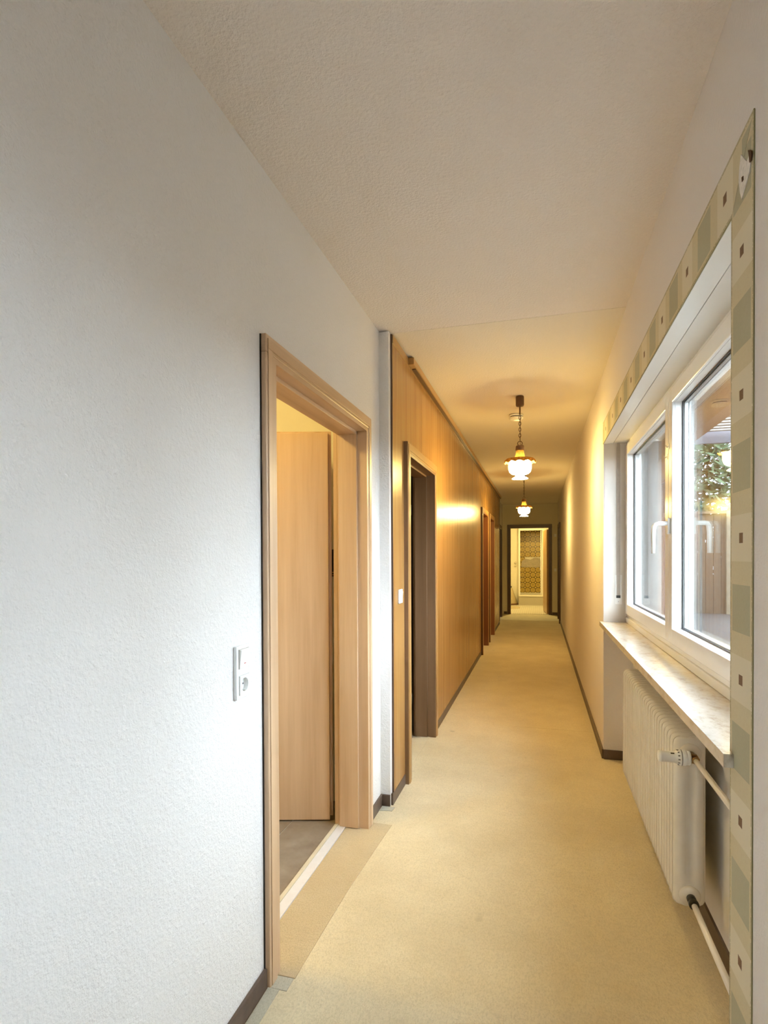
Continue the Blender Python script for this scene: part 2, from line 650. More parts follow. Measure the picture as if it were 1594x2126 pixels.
# ------------------------------------------------------------------ walls
wl = wall_with_holes(XB, XL, YB, YP0, -0.006, CZ, [D1]).obj('wall_left', 'wall_paint')
struct(wl, 'white woodchip wall with light switch and beech door', 'wall')
wp = wall_with_holes(XPB, XP, YP0, YP1, -0.006, CZ - 0.006, [D2, D3, D4]).obj('wall_left_panelled', 'wall_paint')
struct(wp, 'built-out corridor wall clad with honey wood panels', 'wall')
wl2 = wall_with_holes(XB, XL, YP1, YE, -0.006, CZ - 0.006, [D5]).obj('wall_left_end', 'wall_paint')
struct(wl2, 'short white wall between the panels and the bathroom wall', 'wall')

# wood panels on the built-out wall, each its own board
px1 = XP + 0.009
seams = [3.0, 3.80, 4.67, 5.535, 6.40, 7.27, 8.14, 9.01, 9.88, 10.74, YP1 + 0.004]
cuts = [(D2[0] - 0.02, D2[1] + 0.02, D2[2] + 0.02), (D3[0] - 0.02, D3[1] + 0.02, D3[2] + 0.02), (D4[0] - 0.02, D4[1] + 0.02, D4[2] + 0.02)]
for a, b_ in zip(seams[:-1], seams[1:]):
    m = MB()
    segs = []
    y = a + 0.0015
    e = b_ - 0.0015
    for (ca, cb, ct) in cuts:
        if cb <= y or ca >= e:
            continue
        if ca > y:
            segs.append((y, ca, BB))
        segs.append((max(ca, y), min(cb, e), ct))
        y = min(cb, e)
    if y < e:
        segs.append((y, e, BB))
    for (u, v, z) in segs:
        m.box(XP, px1, u, v, z, CZ - 0.008)
    m.obj('wood_panel', 'panel_wood', wp)
for y in seams[1:-1]:
    zz = BB
    for (ca, cb, ct) in cuts:
        if ca < y < cb:
            zz = ct
    box(XP - 0.001, XP + 0.004, y - 0.004, y + 0.004, zz, CZ - 0.010).obj('panel_joint', 'walnut_Z', wp)
# thin dark edge strip beside the first panel, flat moulding under the ceiling
box(XP, px1 + 0.001, 2.992, 3.0, 0.0, CZ - 0.008).obj('edge_strip', 'walnut_Z', wp)
box(px1, px1 + 0.005, 3.0, YP1, CZ - 0.055, CZ - 0.010).obj('top_moulding', 'honey_Y', wp)
box(px1, px1 + 0.006, YP1 - 0.03, YP1 + 0.004, BB, CZ - 0.06).obj('edge_strip', 'walnut_Z', wp)
# curtain-rail batten
rail = thing('ceiling_rail', (XP + 0.03, 3.37, CZ - 0.06), 'long square honey wood rail under the ceiling along the panels', 'rail')
box(px1 + 0.0055, px1 + 0.040, 3.37, YP1 + 0.02, CZ - 0.052, CZ - 0.010, 0.002).obj('rail_batten', 'honey_Y', rail)
box(px1 + 0.012, px1 + 0.034, 3.45, YP1, CZ - 0.058, CZ - 0.0525).obj('rail_track', 'walnut_Y', rail)

# right wall with the window niche
m = MB()
m.box(XR, XO, YB, VY0, -0.006, CZ)
m.box(XR, XO, VY0, VY1, -0.006, 0.925)
m.box(0.60, XO, VY0, VY1, 0.925, WZ0)
m.box(XR, XO, VY0, VY1, WZ1, CZ)
m.box(XR, XO, VY1, WY0, -0.006, CZ)
m.box(XR, XO, WY0, WY1, WZ1 + 0.012, CZ)
m.box(0.60, XO, WY0, WY1, -0.006, 0.89)
m.box(0.60, XO, WY0, WY1, 0.89, WZ0)
m.box(XR, XO, WY1, D6[0], -0.006, CZ)
m.box(XR, XO, D6[0], D6[1], D6[2], CZ)
m.box(XR, XO, D6[1], YE, -0.006, CZ)
wr = m.obj('wall_right', 'right_paint')
struct(wr, 'white wall with the recessed window niche', 'wall')
box(0.598, 0.6, WY0, WY1, BB, 0.89).obj('niche_lining', 'smooth_plaster', wr)
box(0.42, 0.548, WY1 - 0.002, WY1, 0.93, WZ1).obj('niche_lining', 'smooth_plaster', wr)
plain('shutter_rail', (0.12, 0.11, 0.11), 0.5)
box(0.642, XO - 0.002, WY1 - 0.004, WY1, WZ0 - 0.03, WZ1).obj('shutter_guide', 'shutter_rail', wr)
box(0.642, XO - 0.002, WY0, WY0 + 0.004, WZ0 - 0.03, WZ1).obj('shutter_guide', 'shutter_rail', wr)
# cover boards of the roller-shutter box in the head of the niche
box(XR + 0.001, 0.474, WY0, WY1, WZ1, WZ1 + 0.012).obj('shutter_cover_board', 'white_plastic', wr)
box(0.4765, 0.62, WY0, WY1, WZ1, WZ1 + 0.011).obj('shutter_cover_board', 'white_plastic', wr)

# plain wall behind the camera, and an unseen second window added for fill daylight
wb = box(XB, XO, YB - 0.2, YB, -0.006, CZ).obj('wall_back', 'wall_paint')
struct(wb, 'plain white wall closing the near end of the corridor', 'wall')
w2 = thing('window_added', (0.58, (VY0 + VY1) / 2, WZ0), 'added white plastic single-sash window out of view, giving fill daylight', 'window', kind='structure')
for (ya, yb, za, zb) in ((VY0, VY0 + 0.1, WZ0, WZ1), (VY1 - 0.1, VY1, WZ0, WZ1), (VY0 + 0.1, VY1 - 0.1, WZ0, WZ0 + 0.1), (VY0 + 0.1, VY1 - 0.1, WZ1 - 0.1, WZ1)):
    box(0.552, 0.63, ya, yb, za, zb, 0.002).obj('window_frame', 'white_pvc', w2)
box(0.592, 0.596, VY0 + 0.1, VY1 - 0.1, WZ0 + 0.1, WZ1 - 0.1).obj('glass_pane', 'glass', w2)
box(0.608, 0.612, VY0 + 0.1, VY1 - 0.1, WZ0 + 0.1, WZ1 - 0.1).obj('glass_pane', 'glass', w2)
box(0.40, 0.60, VY0 + 0.002, VY1 - 0.002, 0.925, WZ0).obj('window_sill', 'sill_marble', w2)

# end wall with the bathroom doorway
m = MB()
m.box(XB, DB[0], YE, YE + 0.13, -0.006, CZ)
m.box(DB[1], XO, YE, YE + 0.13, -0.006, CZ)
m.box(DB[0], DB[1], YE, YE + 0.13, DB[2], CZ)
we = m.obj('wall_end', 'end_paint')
struct(we, 'end wall of the corridor around the bathroom doorway', 'wall')

# side rooms (plain shells behind the doors)
m = MB()
m.box(-3.4, -3.3, 0.2, 2.94, -0.006, CZ)
m.box(-3.4, XB, 0.2, 0.3, -0.006, CZ)
m.box(-3.4, XB, 2.94, 3.04, -0.006, CZ)
r1 = m.obj('wall_tiled_room', 'cream_plaster')
struct(r1, 'cream walls of the room behind the beech door', 'wall')
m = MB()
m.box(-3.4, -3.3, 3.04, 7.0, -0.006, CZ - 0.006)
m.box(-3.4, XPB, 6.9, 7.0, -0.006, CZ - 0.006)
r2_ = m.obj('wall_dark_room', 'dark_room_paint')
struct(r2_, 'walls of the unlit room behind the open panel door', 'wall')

# ------------------------------------------------------------------ baseboards


def baseboard(name, label, runs):
    r = MB()
    for (x0, x1, y0, y1) in runs:
        r.box(x0, x1, y0, y1, 0.0, BB, 0.0015)
    o = r.obj(name, 'brown_vinyl')
    return struct(o, label, 'baseboard')


T = 0.011
baseboard('baseboard_left', 'dark brown skirting along the white wall left of the beech door', [(XL, XL + T, YB, D1[0] - 0.058)])
bp = baseboard('baseboard_pier', 'short dark brown skirting turning the corner beside the panels', [(XL, XL + T, D1[1] + 0.062, YP0), (XL + T, XP, YP0 - T, YP0)])
baseboard('baseboard_panels', 'dark brown skirting under the wood panels',
          [(XP, XP + 0.013, 2.965, D2[0] - 0.066), (XP, XP + 0.013, D2[1] + 0.066, D3[0] - 0.066), (XP, XP + 0.013, D3[1] + 0.066, D4[0] - 0.066), (XP, XP + 0.013, D4[1] + 0.066, YP1)])
baseboard('baseboard_right', 'brown skirting along the right wall beyond the window', [(XR - T, XR, WY1, D6[0] - 0.066), (XR - T, XR, D6[1] + 0.066, YE)])
baseboard('baseboard_niche', 'dark brown skirting inside the radiator niche', [(XR, 0.589, WY1 - T, WY1), (0.589, 0.60, WY0, WY1)])
baseboard('baseboard_end', 'dark brown skirting on both sides of the bathroom doorway',
          [(XL + 0.03, DB[0] - 0.066, YE - 0.012, YE), (DB[1] + 0.066, XR - 0.012, YE - 0.012, YE)])

# ------------------------------------------------------------------ doors


def casing_y(root, xf, xb, y0, y1, zt, w, sign, wood_, side=None, th=0.02):
    """casing + lining for an opening in a wall running along y. xf = wall face, sign = side of the room seen (+1: faces +x)"""
    a, b_ = (xf, xf + th) if sign > 0 else (xf - th, xf)
    for ya, yb in ((y0 - w, y0), (y1, y1 + w)):
        c = box(a, b_, ya, yb, 0.0, zt, 0.003).obj('casing_post', wood_ + '_Z', root)
        q = (yb - 0.020, yb - 0.006) if ya < y0 - 1e-6 and yb <= y0 + 1e-6 else (ya + 0.006, ya + 0.020)
        if side and ya < y0 - 1e-6 and yb <= y0 + 1e-6:
            box(a, b_ - 0.002, ya - 0.003, ya, 0.0, zt + w).obj('casing_side', side, c)
        fa, fb = (b_, b_ + 0.003) if sign > 0 else (a - 0.003, a)
        box(fa, fb, ya + 0.012, yb - 0.012, 0.0, zt + 0.012, 0.001).obj('casing_bead', wood_ + '_Z', c)
    h = box(a, b_, y0 - w, y1 + w, zt, zt + w, 0.003).obj('casing_head', wood_ + '_Y', root)
    fa, fb = (b_, b_ + 0.003) if sign > 0 else (a - 0.003, a)
    box(fa, fb, y0 - w + 0.012, y1 + w - 0.012, zt + 0.012, zt + w - 0.012, 0.001).obj('casing_bead', wood_ + '_Y', h)


# door 1 : beech door standing open into the tiled room
d1 = thing('door_1', (XL, 2.17, 0), 'light beech door standing open in a wide beech frame', 'door', kind='structure')
y0, y1, zt = D1
casing_y(d1, XL, XB, y0, y1, zt, 0.057, 1, 'beech')
box(XL, XL + 0.004, y0 - 0.0605, y0 - 0.057, BB, zt + 0.055).obj('shadow_gap', 'gap_dark', d1)
li = 0.018
# lining with a rebate step at the corridor side
for ya, yb, s in ((y0, y0 + li, 1), (y1 - li, y1, -1)):
    box(-0.980, -0.822, ya, yb, 0.0, zt).obj('lining', 'beech_Z', d1)
    yc = (yb, yb + 0.016) if s > 0 else (ya - 0.016, ya)
    box(-0.968, -0.872, yc[0], yc[1], 0.007, zt - li, 0.001).obj('door_stop', 'beech_Z', d1)
box(-0.980, -0.822, y0 + li, y1 - li, zt - li, zt).obj('lining', 'beech_Y', d1)
box(-0.968, -0.872, y0 + li, y1 - li, zt - li - 0.016, zt - li, 0.001).obj('door_stop', 'beech_Y', d1)
for ya, yb in ((y0 - 0.05, y0 + li), (y1 - li, y1 + 0.05)):
    box(-1.0, -0.981, ya, yb, 0.011, zt + 0.05).obj('casing_post', 'beech_Z', d1)
# leaf: hinge at the far jamb, opened about 75 degrees
hx, hy = -1.028, 2.705
u = Vector((-math.cos(YAW), -math.sin(YAW), 0))      # along the leaf from the hinge
nrm = Vector((math.sin(YAW), -math.cos(YAW), 0))     # towards the corridor side
LM = Matrix((u, -nrm, Vector((0, 0, 1)))).transposed().to_4x4()
LM.translation = Vector((hx, hy, 0))
m = MB().box(0.014, 0.985, -0.0, 0.024, 0.008, 1.998, 0.0015).box(0.0, 0.999, 0.024, 0.040, 0.020, 2.010, 0.001)
leaf = m.xf(LM).obj('door_leaf', 'beech_Z', d1)
for zc in (1.765, 0.345):
    MB().lathe((-1.006, 2.698, zc), [(0.007, 0.045), (0.007, 0.0), (0.007, -0.045)], 12).obj('hinge', 'bronze_hinge', leaf)
hm = MB().lathe((0, 0, 0), [(0.024, 0.006), (0.024, 0.0)], 16, 'Y').tube([(0, -0.003, 0), (0, -0.045, 0), (0.02, -0.05, 0), (0.12, -0.05, 0)], 0.009, 8)
hm.xf(LM @ Matrix.Translation((0.92, 0.0, 1.05)) @ Matrix.Scale(-1, 4, (1, 0, 0))).obj('door_handle', 'steel', leaf)

# door 2 : open doorway in the panels
d2 = thing('door_2', (XP, 3.75, 0), 'honey wood doorway standing open in the panelled wall, first along the corridor', 'door', kind='structure')
y0, y1, zt = D2
casing_y(d2, px1, XPB, y0, y1, zt, 0.060, 1, 'honey', 'tobacco_Z', th=0.026)
for ya, yb, s in ((y0, y0 + li, 1), (y1 - li, y1, -1)):
    box(XPB, px1 + 0.024, ya, yb, 0.0, zt).obj('lining', 'tobacco_Z', d2)
    yc = (yb, yb + 0.014) if s > 0 else (ya - 0.014, ya)
    box(-0.905, -0.815, yc[0], yc[1], 0.003, zt - li, 0.001).obj('door_stop', 'tobacco_Z', d2)
box(XPB, px1 + 0.024, y0 + li, y1 - li, zt - li, zt).obj('lining', 'tobacco_Y', d2)
box(-0.905, -0.815, y0 + li, y1 - li, zt - li - 0.014, zt - li, 0.001).obj('door_stop', 'tobacco_Y', d2)
lf2 = box(-1.78, -0.955, y1 + 0.012, y1 + 0.052, 0.01, 1.985, 0.002).obj('door_leaf', 'tobacco_Z', d2)
box(-0.955, -0.9535, y1 + 0.02, y1 + 0.044, 0.62, 0.80).obj('strike_plate', 'steel', lf2)
for zc in (1.72, 0.28):
    MB().lathe((-0.944, y1 + 0.012, zc), [(0.006, 0.04), (0.006, -0.04)], 10).obj('hinge', 'steel', lf2)

# doors 3 and 4 : closed, farther down the panelled wall


def closed_door(name, label, xf, xback, y0, y1, zt, sign, wood_, w=0.06, th=0.02, inner=None, side=None):
    inner = inner or wood_
    r = thing(name, (xf, (y0 + y1) / 2, 0), label, 'door', kind='structure')
    casing_y(r, xf, xback, y0, y1, zt, w, sign, wood_, side, th=th)
    lo, hi = min(xf + sign * (th - 0.002), xback), max(xf + sign * (th - 0.002), xback)
    for ya, yb in ((y0, y0 + li), (y1 - li, y1)):
        box(lo, hi, ya, yb, 0.0, zt).obj('lining', inner + '_Z', r)
    box(lo, hi, y0 + li, y1 - li, zt - li, zt).obj('lining', inner + '_Y', r)
    xa = xback if sign > 0 else xback - 0.04
    lf = box(xa, xa + 0.04, y0 + li + 0.003, y1 - li - 0.003, 0.008, zt - li - 0.003, 0.002).obj('door_leaf', inner + '_Z', r)
    xh = xa + 0.04 if sign > 0 else xa
    MB().lathe((xh, y0 + 0.09, 1.05), [(0.022, sign * 0.006), (0.022, -0.001)], 14, 'X').tube(
        [(xh, y0 + 0.09, 1.05), (xh + sign * 0.045, y0 + 0.09, 1.05), (xh + sign * 0.048, y0 + 0.11, 1.05), (xh + sign * 0.048, y0 + 0.2, 1.05)], 0.008, 8).obj('door_handle', 'brass_dark', lf)
    return r


closed_door('door_3', 'closed red-brown door set in the wood panels, second along the corridor', px1, XPB, *D3, 1, 'honey', 0.06, 0.026, 'redbrown', 'walnut_Z')
closed_door('door_4', 'closed red-brown door set in the wood panels, farthest along the panels', px1, XPB, *D4, 1, 'honey', 0.06, 0.026, 'redbrown', 'walnut_Z')
closed_door('door_5', 'dark brown framed door in the short white wall past the panels', XL, XB, *D5, 1, 'walnut', 0.065, 0.028)
closed_door('door_6', 'dark brown framed door at the far end of the right wall', XR, XR + 0.14, *D6, -1, 'walnut', 0.065, 0.028)

# bathroom doorway and its open leaf
db = thing('door_8', ((DB[0] + DB[1]) / 2, YE, 0), 'dark brown doorway to the bathroom with an orange-brown open leaf', 'door', kind='structure')
for xa, xb in ((DB[0] - 0.06, DB[0] + 0.008), (DB[1] - 0.008, DB[1] + 0.06)):
    box(xa, xb, YE - 0.02, YE, 0.001, DB[2], 0.002).obj('casing_post', 'walnut_Z', db)
box(DB[0] - 0.06, DB[1] + 0.06, YE - 0.02, YE, DB[2] - 0.008, DB[2] + 0.06, 0.002).obj('casing_head', 'walnut_X', db)
for xa, xb in ((DB[0], DB[0] + 0.016), (DB[1] - 0.016, DB[1])):
    box(xa, xb, YE, YE + 0.14, 0.001, DB[2] - 0.008).obj('lining', 'walnut_Z', db)
box(DB[0] + 0.016, DB[1] - 0.016, YE, YE + 0.14, DB[2] - 0.024, DB[2] - 0.008).obj('lining', 'walnut_X', db)
m = MB().box(-0.04, 0.0, 0.0, 0.86, 0.012, 2.0, 0.002)
lfb = m.xf(Matrix.Translation((DB[1] - 0.012, YE + 0.15, 0)) @ Matrix.Rotation(math.radians(5.5), 4, 'Z')).obj('door_leaf', 'honey_Z', db)

# ------------------------------------------------------------------ window
wn = thing('window_1', (0.58, 2.72, WZ0), 'white plastic window with two casement sashes in the niche', 'window', kind='structure')
FX0, FX1 = 0.560, 0.64
fw = 0.034
box(FX0, FX1, WY0, WY0 + fw, WZ0, WZ1, 0.002).obj('outer_frame', 'white_pvc', wn)
box(FX0, FX1, WY1 - fw, WY1, WZ0, WZ1, 0.002).obj('outer_frame', 'white_pvc', wn)
box(FX0, FX1, WY0 + fw, WY1 - fw, WZ0, WZ0 + fw, 0.002).obj('outer_frame', 'white_pvc', wn)
box(FX0, FX1, WY0 + fw, WY1 - fw, WZ1 - fw, WZ1, 0.002).obj('outer_frame', 'white_pvc', wn)
SX0, SX1 = 0.548, 0.622
sw = 0.066
GX = 0.592
ym = (WY0 + WY1) / 2
for si, (ya, yb) in enumerate(((WY0 + fw - 0.008, ym - 0.0015), (ym + 0.0015, WY1 - fw + 0.008))):
    za, zb = WZ0 + fw - 0.008, WZ1 - fw + 0.008
    m = MB()
    m.box(SX0, FX0, ya, ya + sw, za, zb, 0.003).box(SX0, FX0, yb - sw, yb, za, zb, 0.003)
    m.box(SX0, FX0, ya + sw, yb - sw, za, za + sw, 0.003).box(SX0, FX0, ya + sw, yb - sw, zb - sw, zb, 0.003)
    # deep part of the sash profile, with the glazing reveal
    yi, yj = ya + 0.010, yb - 0.010 + (0.0)
    if si == 0:
        yj = yb
    else:
        yi = ya
    m.box(FX0, SX1, yi, ya + sw, za + 0.010, zb - 0.010).box(FX0, SX1, yb - sw, yj, za + 0.010, zb - 0.010)
    m.box(FX0, SX1, ya + sw, yb - sw, za + 0.010, za + sw).box(FX0, SX1, ya + sw, yb - sw, zb - sw, zb - 0.010)
    sash = m.obj('window_sash', 'white_pvc', wn)
    g0, g1, h0, h1 = ya + sw, yb - sw, za + sw, zb - sw
    t = 0.005
    for gx in (GX - 0.0045, GX + 0.020):
        k = MB()
        k.box(gx, gx + 0.0035, g0, g0 + t, h0, h1).box(gx, gx + 0.0035, g1 - t, g1, h0, h1)
        k.box(gx, gx + 0.0035, g0 + t, g1 - t, h0, h0 + t).box(gx, gx + 0.0035, g0 + t, g1 - t, h1 - t, h1)
        k.obj('gasket', 'black_rubber', sash)
    box(GX, GX + 0.004, g0, g1, h0, h1).obj('glass_pane', 'glass', sash)
    box(GX + 0.016, GX + 0.020, g0, g1, h0, h1).obj('glass_pane', 'glass', sash)
    k = MB().box(GX + 0.004, GX + 0.016, g0, g0 + 0.008, h0, h1).box(GX + 0.004, GX + 0.016, g1 - 0.008, g1, h0, h1)
    k.box(GX + 0.004, GX + 0.016, g0 + 0.008, g1 - 0.008, h0, h0 + 0.008).box(GX + 0.004, GX + 0.016, g0 + 0.008, g1 - 0.008, h1 - 0.008, h1)
    k.obj('spacer_bar', 'steel', sash)
    if si == 0:
        hy_ = yb - 0.030
        hz = 1.49
        box(SX0 - 0.011, SX0, hy_ - 0.014, hy_ + 0.014, hz - 0.035, hz + 0.035, 0.003).obj('handle_plate', 'white_plastic', sash)
        MB().tube([(SX0 - 0.010, hy_, hz + 0.012), (SX0 - 0.045, hy_, hz + 0.012), (SX0 - 0.058, hy_, hz + 0.008), (SX0 - 0.064, hy_, hz - 0.004),
                   (SX0 - 0.066, hy_, hz - 0.03), (SX0 - 0.066, hy_, hz - 0.118)], [0.010, 0.010, 0.0105, 0.0105, 0.010, 0.0085], 12).obj('window_handle', 'white_plastic', sash)
    # little net-curtain hooks on the stiles
    for yy, zz in (((ya + 0.02, 1.80), (yb - 0.012, 1.84)) if si == 0 else ((ya + 0.02, 1.80), (yb - 0.006, 1.73))):
        MB().box(SX0 - 0.002, SX0, yy - 0.004, yy + 0.004, zz - 0.012, zz + 0.012).tube(
            [(SX0 - 0.002, yy, zz), (SX0 - 0.008, yy, zz - 0.004), (SX0 - 0.012, yy, zz - 0.001), (SX0 - 0.013, yy, zz + 0.005)], 0.0018, 6).obj('curtain_hook', 'white_plastic', sash)

# strip between frame and sill, marble sill
box(0.552, 0.60, WY0, WY1, 0.923, WZ0, 0.002).obj('frame_base_strip', 'white_pvc', wn)
m = MB()
m.box(0.392, 0.60, WY0 + 0.002, WY1 - 0.002, 0.892, 0.922)
m.box(0.392, XR - 0.003, 1.392, WY0 + 0.002, 0.892, 0.922)
m.box(0.392, XR - 0.003, WY1 - 0.002, WY1 + 0.03, 0.892, 0.922)
sill = m.obj('window_sill', 'sill_marble')
tag(sill, 'polished brown-veined marble window sill above the radiator', 'window sill')

# roller-shutter belt and winder on the far jamb of the niche
bw = thing('shutter_belt', (0.508, WY1, 1.04), 'grey roller-shutter belt with a white winder plate in the niche', 'shutter belt')
MB().prism([(0.496, 1.10), (0.496, WZ1 - 0.03), (0.499, WZ1), (0.517, WZ1), (0.518, WZ1 - 0.05), (0.518, 1.10)], WY1 - 0.0065, WY1 - 0.0045, 'Y').obj('belt', 'belt_grey', bw)
plate = box(0.486, 0.530, WY1 - 0.0045, WY1 - 0.002, 1.040, 1.235, 0.001).obj('winder_plate', 'white_plastic', bw)
box(0.494, 0.520, WY1 - 0.0056, WY1 - 0.0044, 1.082, 1.100).obj('belt_slot', 'black_rubber', plate)
MB().lathe((0.508, WY1 - 0.0045, 1.058), [(0.0035, 0.0), (0.0035, -0.001)], 10, 'Y').obj('screw', 'steel', plate)

# ------------------------------------------------------------------ wallpaper border around the niche


def border_strip(name, label, corners, uvs):
    me = bpy.data.meshes.new(name)
    n = len(corners)
    x1, x0 = XR, XR - 0.0025
    vs = [(x0, y, z) for (y, z) in corners] + [(x1, y, z) for (y, z) in corners]
    fs = [tuple(range(n))] + [tuple(range(2 * n - 1, n - 1, -1))] + [(i, (i + 1) % n, n + (i + 1) % n, n + i) for i in range(n)]
    ymid = sum(c[0] for c in corners) / n
    zmin = min(c[1] for c in corners)
    me.from_pydata([(x - XR, y - ymid, z - zmin) for (x, y, z) in vs], [], fs)
    uvl = me.uv_layers.new(name='UVMap')
    for p in me.polygons:
        for li_ in p.loop_indices:
            uvl.data[li_].uv = uvs[me.loops[li_].vertex_index % n]
    me.materials.append(MATS['border_paper'])
    o = bpy.data.objects.new(name, me)
    o.location = (XR, ymid, zmin)
    COL.objects.link(o)
    ORIG[o.name] = o.location.copy()
    return tag(o, label, 'wallpaper border')


PV, PH = 0.303, 0.343


def uz(z):
    return (z - 1.399) / PV + 0.5


def uy(y):
    return (y - 1.464) / PH + 0.5


YO = 1.283
ZO = 2.250
bv = border_strip('wallpaper_border', 'upright green and cream patterned wallpaper border beside the window niche',
                  [(YO, 0.004), (YO, ZO - 0.002), (WY0 - 0.001, WZ1 - 0.002), (WY0 - 0.001, 0.004)],
                  [(uz(0.004), 0), (uz(ZO), 0), (uz(WZ1), 1), (uz(0.004), 1)])
bh = border_strip('wallpaper_border', 'level green and cream patterned wallpaper border above the window niche',
                  [(YO + 0.001, ZO), (WY0, WZ1), (4.03, WZ1), (4.03, 2.20), (4.015, 2.23), (4.02, ZO)],
                  [(uy(YO), 1), (uy(WY0), 0), (uy(4.03), 0), (uy(4.03), 0.65), (uy(4.015), 0.86), (uy(4.02), 1)])
# torn patch of bare plaster with a drilled hole, near the corner of the border
pt = [(1.296, 2.172), (1.318, 2.168), (1.335, 2.186), (1.352, 2.205), (1.362, 2.185), (1.366, 2.158), (1.357, 2.128), (1.347, 2.108), (1.335, 2.118), (1.318, 2.128), (1.304, 2.136), (1.297, 2.150)]
pa = MB().prism([(y, z - 0.0) for y, z in pt], XR - 0.0045, XR - 0.0027, 'X').obj('plaster_patch', 'plaster_crumb')
tag(pa, 'torn patch of bare white plaster at the border corner', 'plaster patch')
MB().prism([(1.286, 2.168), (1.296, 2.176), (1.305, 2.182), (1.300, 2.168), (1.297, 2.152), (1.289, 2.150), (1.285, 2.158)], XR - 0.0062, XR - 0.0046, 'X').obj('drilled_hole', 'hole_brown', pa)
MB().prism([(1.335, 2.150), (1.345, 2.153), (1.343, 2.142), (1.334, 2.141)], XR - 0.0055, XR - 0.0046, 'X').obj('drilled_hole', 'hole_brown', pa)

# ------------------------------------------------------------------ radiator
RY0, RY1, RZ0, RZ1 = 2.10, 3.33, 0.165, 0.742
RXc, RA = 0.492, 0.0485
NS = 27
PIT = (RY1 - RY0) / NS
rad = thing('radiator', (RXc, (RY0 + RY1) / 2, RZ0), 'cream ribbed column radiator in the niche below the sill', 'radiator')


def radiator_section():
    b = MB()
    H = RZ1 - RZ0
    levels = [0.0, 0.004, 0.012, 0.026, 0.045, 0.075, 0.11, 0.16, H - 0.16, H - 0.11, H - 0.075, H - 0.045, H - 0.026, H - 0.012, H - 0.004, H]
    R_ = 0.024
    rings = []
    n = 40
    for z in levels:
        e = min(z, H - z)
        if e < R_:
            shrink = R_ - math.sqrt(max(0, R_ * R_ - (R_ - e) ** 2))
        else:
            shrink = 0
        a = RA - shrink
        thick = PIT * 0.45 * (1 - 0.35 * max(0, 1 - e / 0.02))
        g = 0.72 * min(1, max(0, (e - 0.055) / 0.09))
        ring = []
        for k in range(n):
            ph = 2 * PI * k / n
            cx_, sx_ = math.cos(ph), math.sin(ph)
            x = a * math.copysign(abs(cx_) ** 0.68, cx_)
            y = thick * math.copysign(abs(sx_) ** 0.9, sx_)
            y *= 1 - g * math.exp(-(x / 0.011) ** 2)
            ring.append(b.bm.verts.new((x, y, z)))
        rings.append(ring)
    for i in range(len(rings) - 1):
        for k in range(n):
            f = b.bm.faces.new((rings[i][k], rings[i][(k + 1) % n], rings[i + 1][(k + 1) % n], rings[i + 1][k]))
            f.smooth = True
    b.bm.faces.new(rings[0][::-1])
    b.bm.faces.new(rings[-1])
    # thin weld seam standing proud around the section
    pts = []
    ax, rr = RA + 0.0028, R_ + 0.002
    for (cx_, cz_, a0) in ((ax - rr, H + 0.0028 - rr, 0), (-ax + rr, H + 0.0028 - rr, 90), (-ax + rr, rr - 0.0028, 180), (ax - rr, rr - 0.0028, 270)):
        for k in range(5):
            t_ = math.radians(a0 + k * 22.5)
            pts.append((cx_ + rr * math.cos(t_), cz_ + rr * math.sin(t_)))
    b.prism(pts, -0.0014, 0.0014, 'Y')
    return b.mesh('radiator_section', 'radiator_paint')


sec = radiator_section()
for i in range(NS):
    o = bpy.data.objects.new('radiator_section', sec)
    COL.objects.link(o)
    o.parent = rad
    o.location = (0, RY0 + (i + 0.5) * PIT - (RY0 + RY1) / 2, 0)
VX, VZ = 0.492, 0.690
BZ = 0.205
MB().lathe((VX, RY0 + 0.006, VZ), [(0.034, 0.0), (0.034, -0.004), (0.029, -0.007), (0.023, -0.012), (0.015, -0.014)][::-1], 24, 'Y').obj('end_boss', 'radiator_paint', rad)
MB().lathe((VX, RY0 + 0.006, BZ), [(0.034, 0.0), (0.034, -0.004), (0.027, -0.007), (0.020, -0.014), (0.012, -0.016)][::-1], 24, 'Y').obj('end_boss', 'radiator_paint', rad)
for zc in (0.22, 0.68):
    for yc in (2.4, 3.0):
        box(0.53, 0.589, yc, yc + 0.025, zc - 0.01, zc + 0.01).obj('wall_bracket', 'radiator_paint', rad)
# thermostat valve: body at the boss, head pointing into the corridor
valve = thing('radiator_valve', (VX, RY0 - 0.03, VZ - 0.03), 'white thermostat valve with a brass body on the radiator end', 'valve')
MB().tube([(VX, RY0 - 0.011, VZ), (VX, RY0 - 0.050, VZ)], 0.0125, 12).lathe((VX, RY0 - 0.045, VZ), [(0.016, 0.009), (0.016, -0.009)], 6, 'Y').tube(
    [(VX, RY0 - 0.048, VZ), (VX, RY0 - 0.072, VZ)], 0.011, 12).obj('valve_body', 'brass_dark', valve)
hy_ = RY0 - 0.045
head = MB().lathe((VX - 0.011, hy_, VZ), [(0.021, 0.0), (0.023, -0.003), (0.023, -0.010), (0.0215, -0.011), (0.024, -0.013), (0.0255, -0.016), (0.0255, -0.026), (0.024, -0.028),
                                        (0.026, -0.0285), (0.026, -0.031), (0.0205, -0.044), (0.0185, -0.047), (0.0175, -0.085), (0.019, -0.088), (0.018, -0.096), (0.014, -0.098)], 28, 'X').obj('thermostat_head', 'white_plastic', valve)
MB().lathe((VX - 0.011, hy_, VZ), [(0.0262, -0.0272), (0.0262, -0.0286)], 28, 'X').obj('dial_ring', 'black_rubber', head)
for k in range(7):
    a = math.radians(-150 + k * 30)
    c = Vector((VX - 0.011 - 0.037, hy_ + 0.0235 * math.sin(a) * 1.0, VZ + 0.0235 * math.cos(a)))
    box(c.x - 0.003, c.x + 0.003, c.y - 0.0012, c.y + 0.0012, c.z - 0.0012, c.z + 0.0012).obj('dial_mark', 'black_rubber', head)
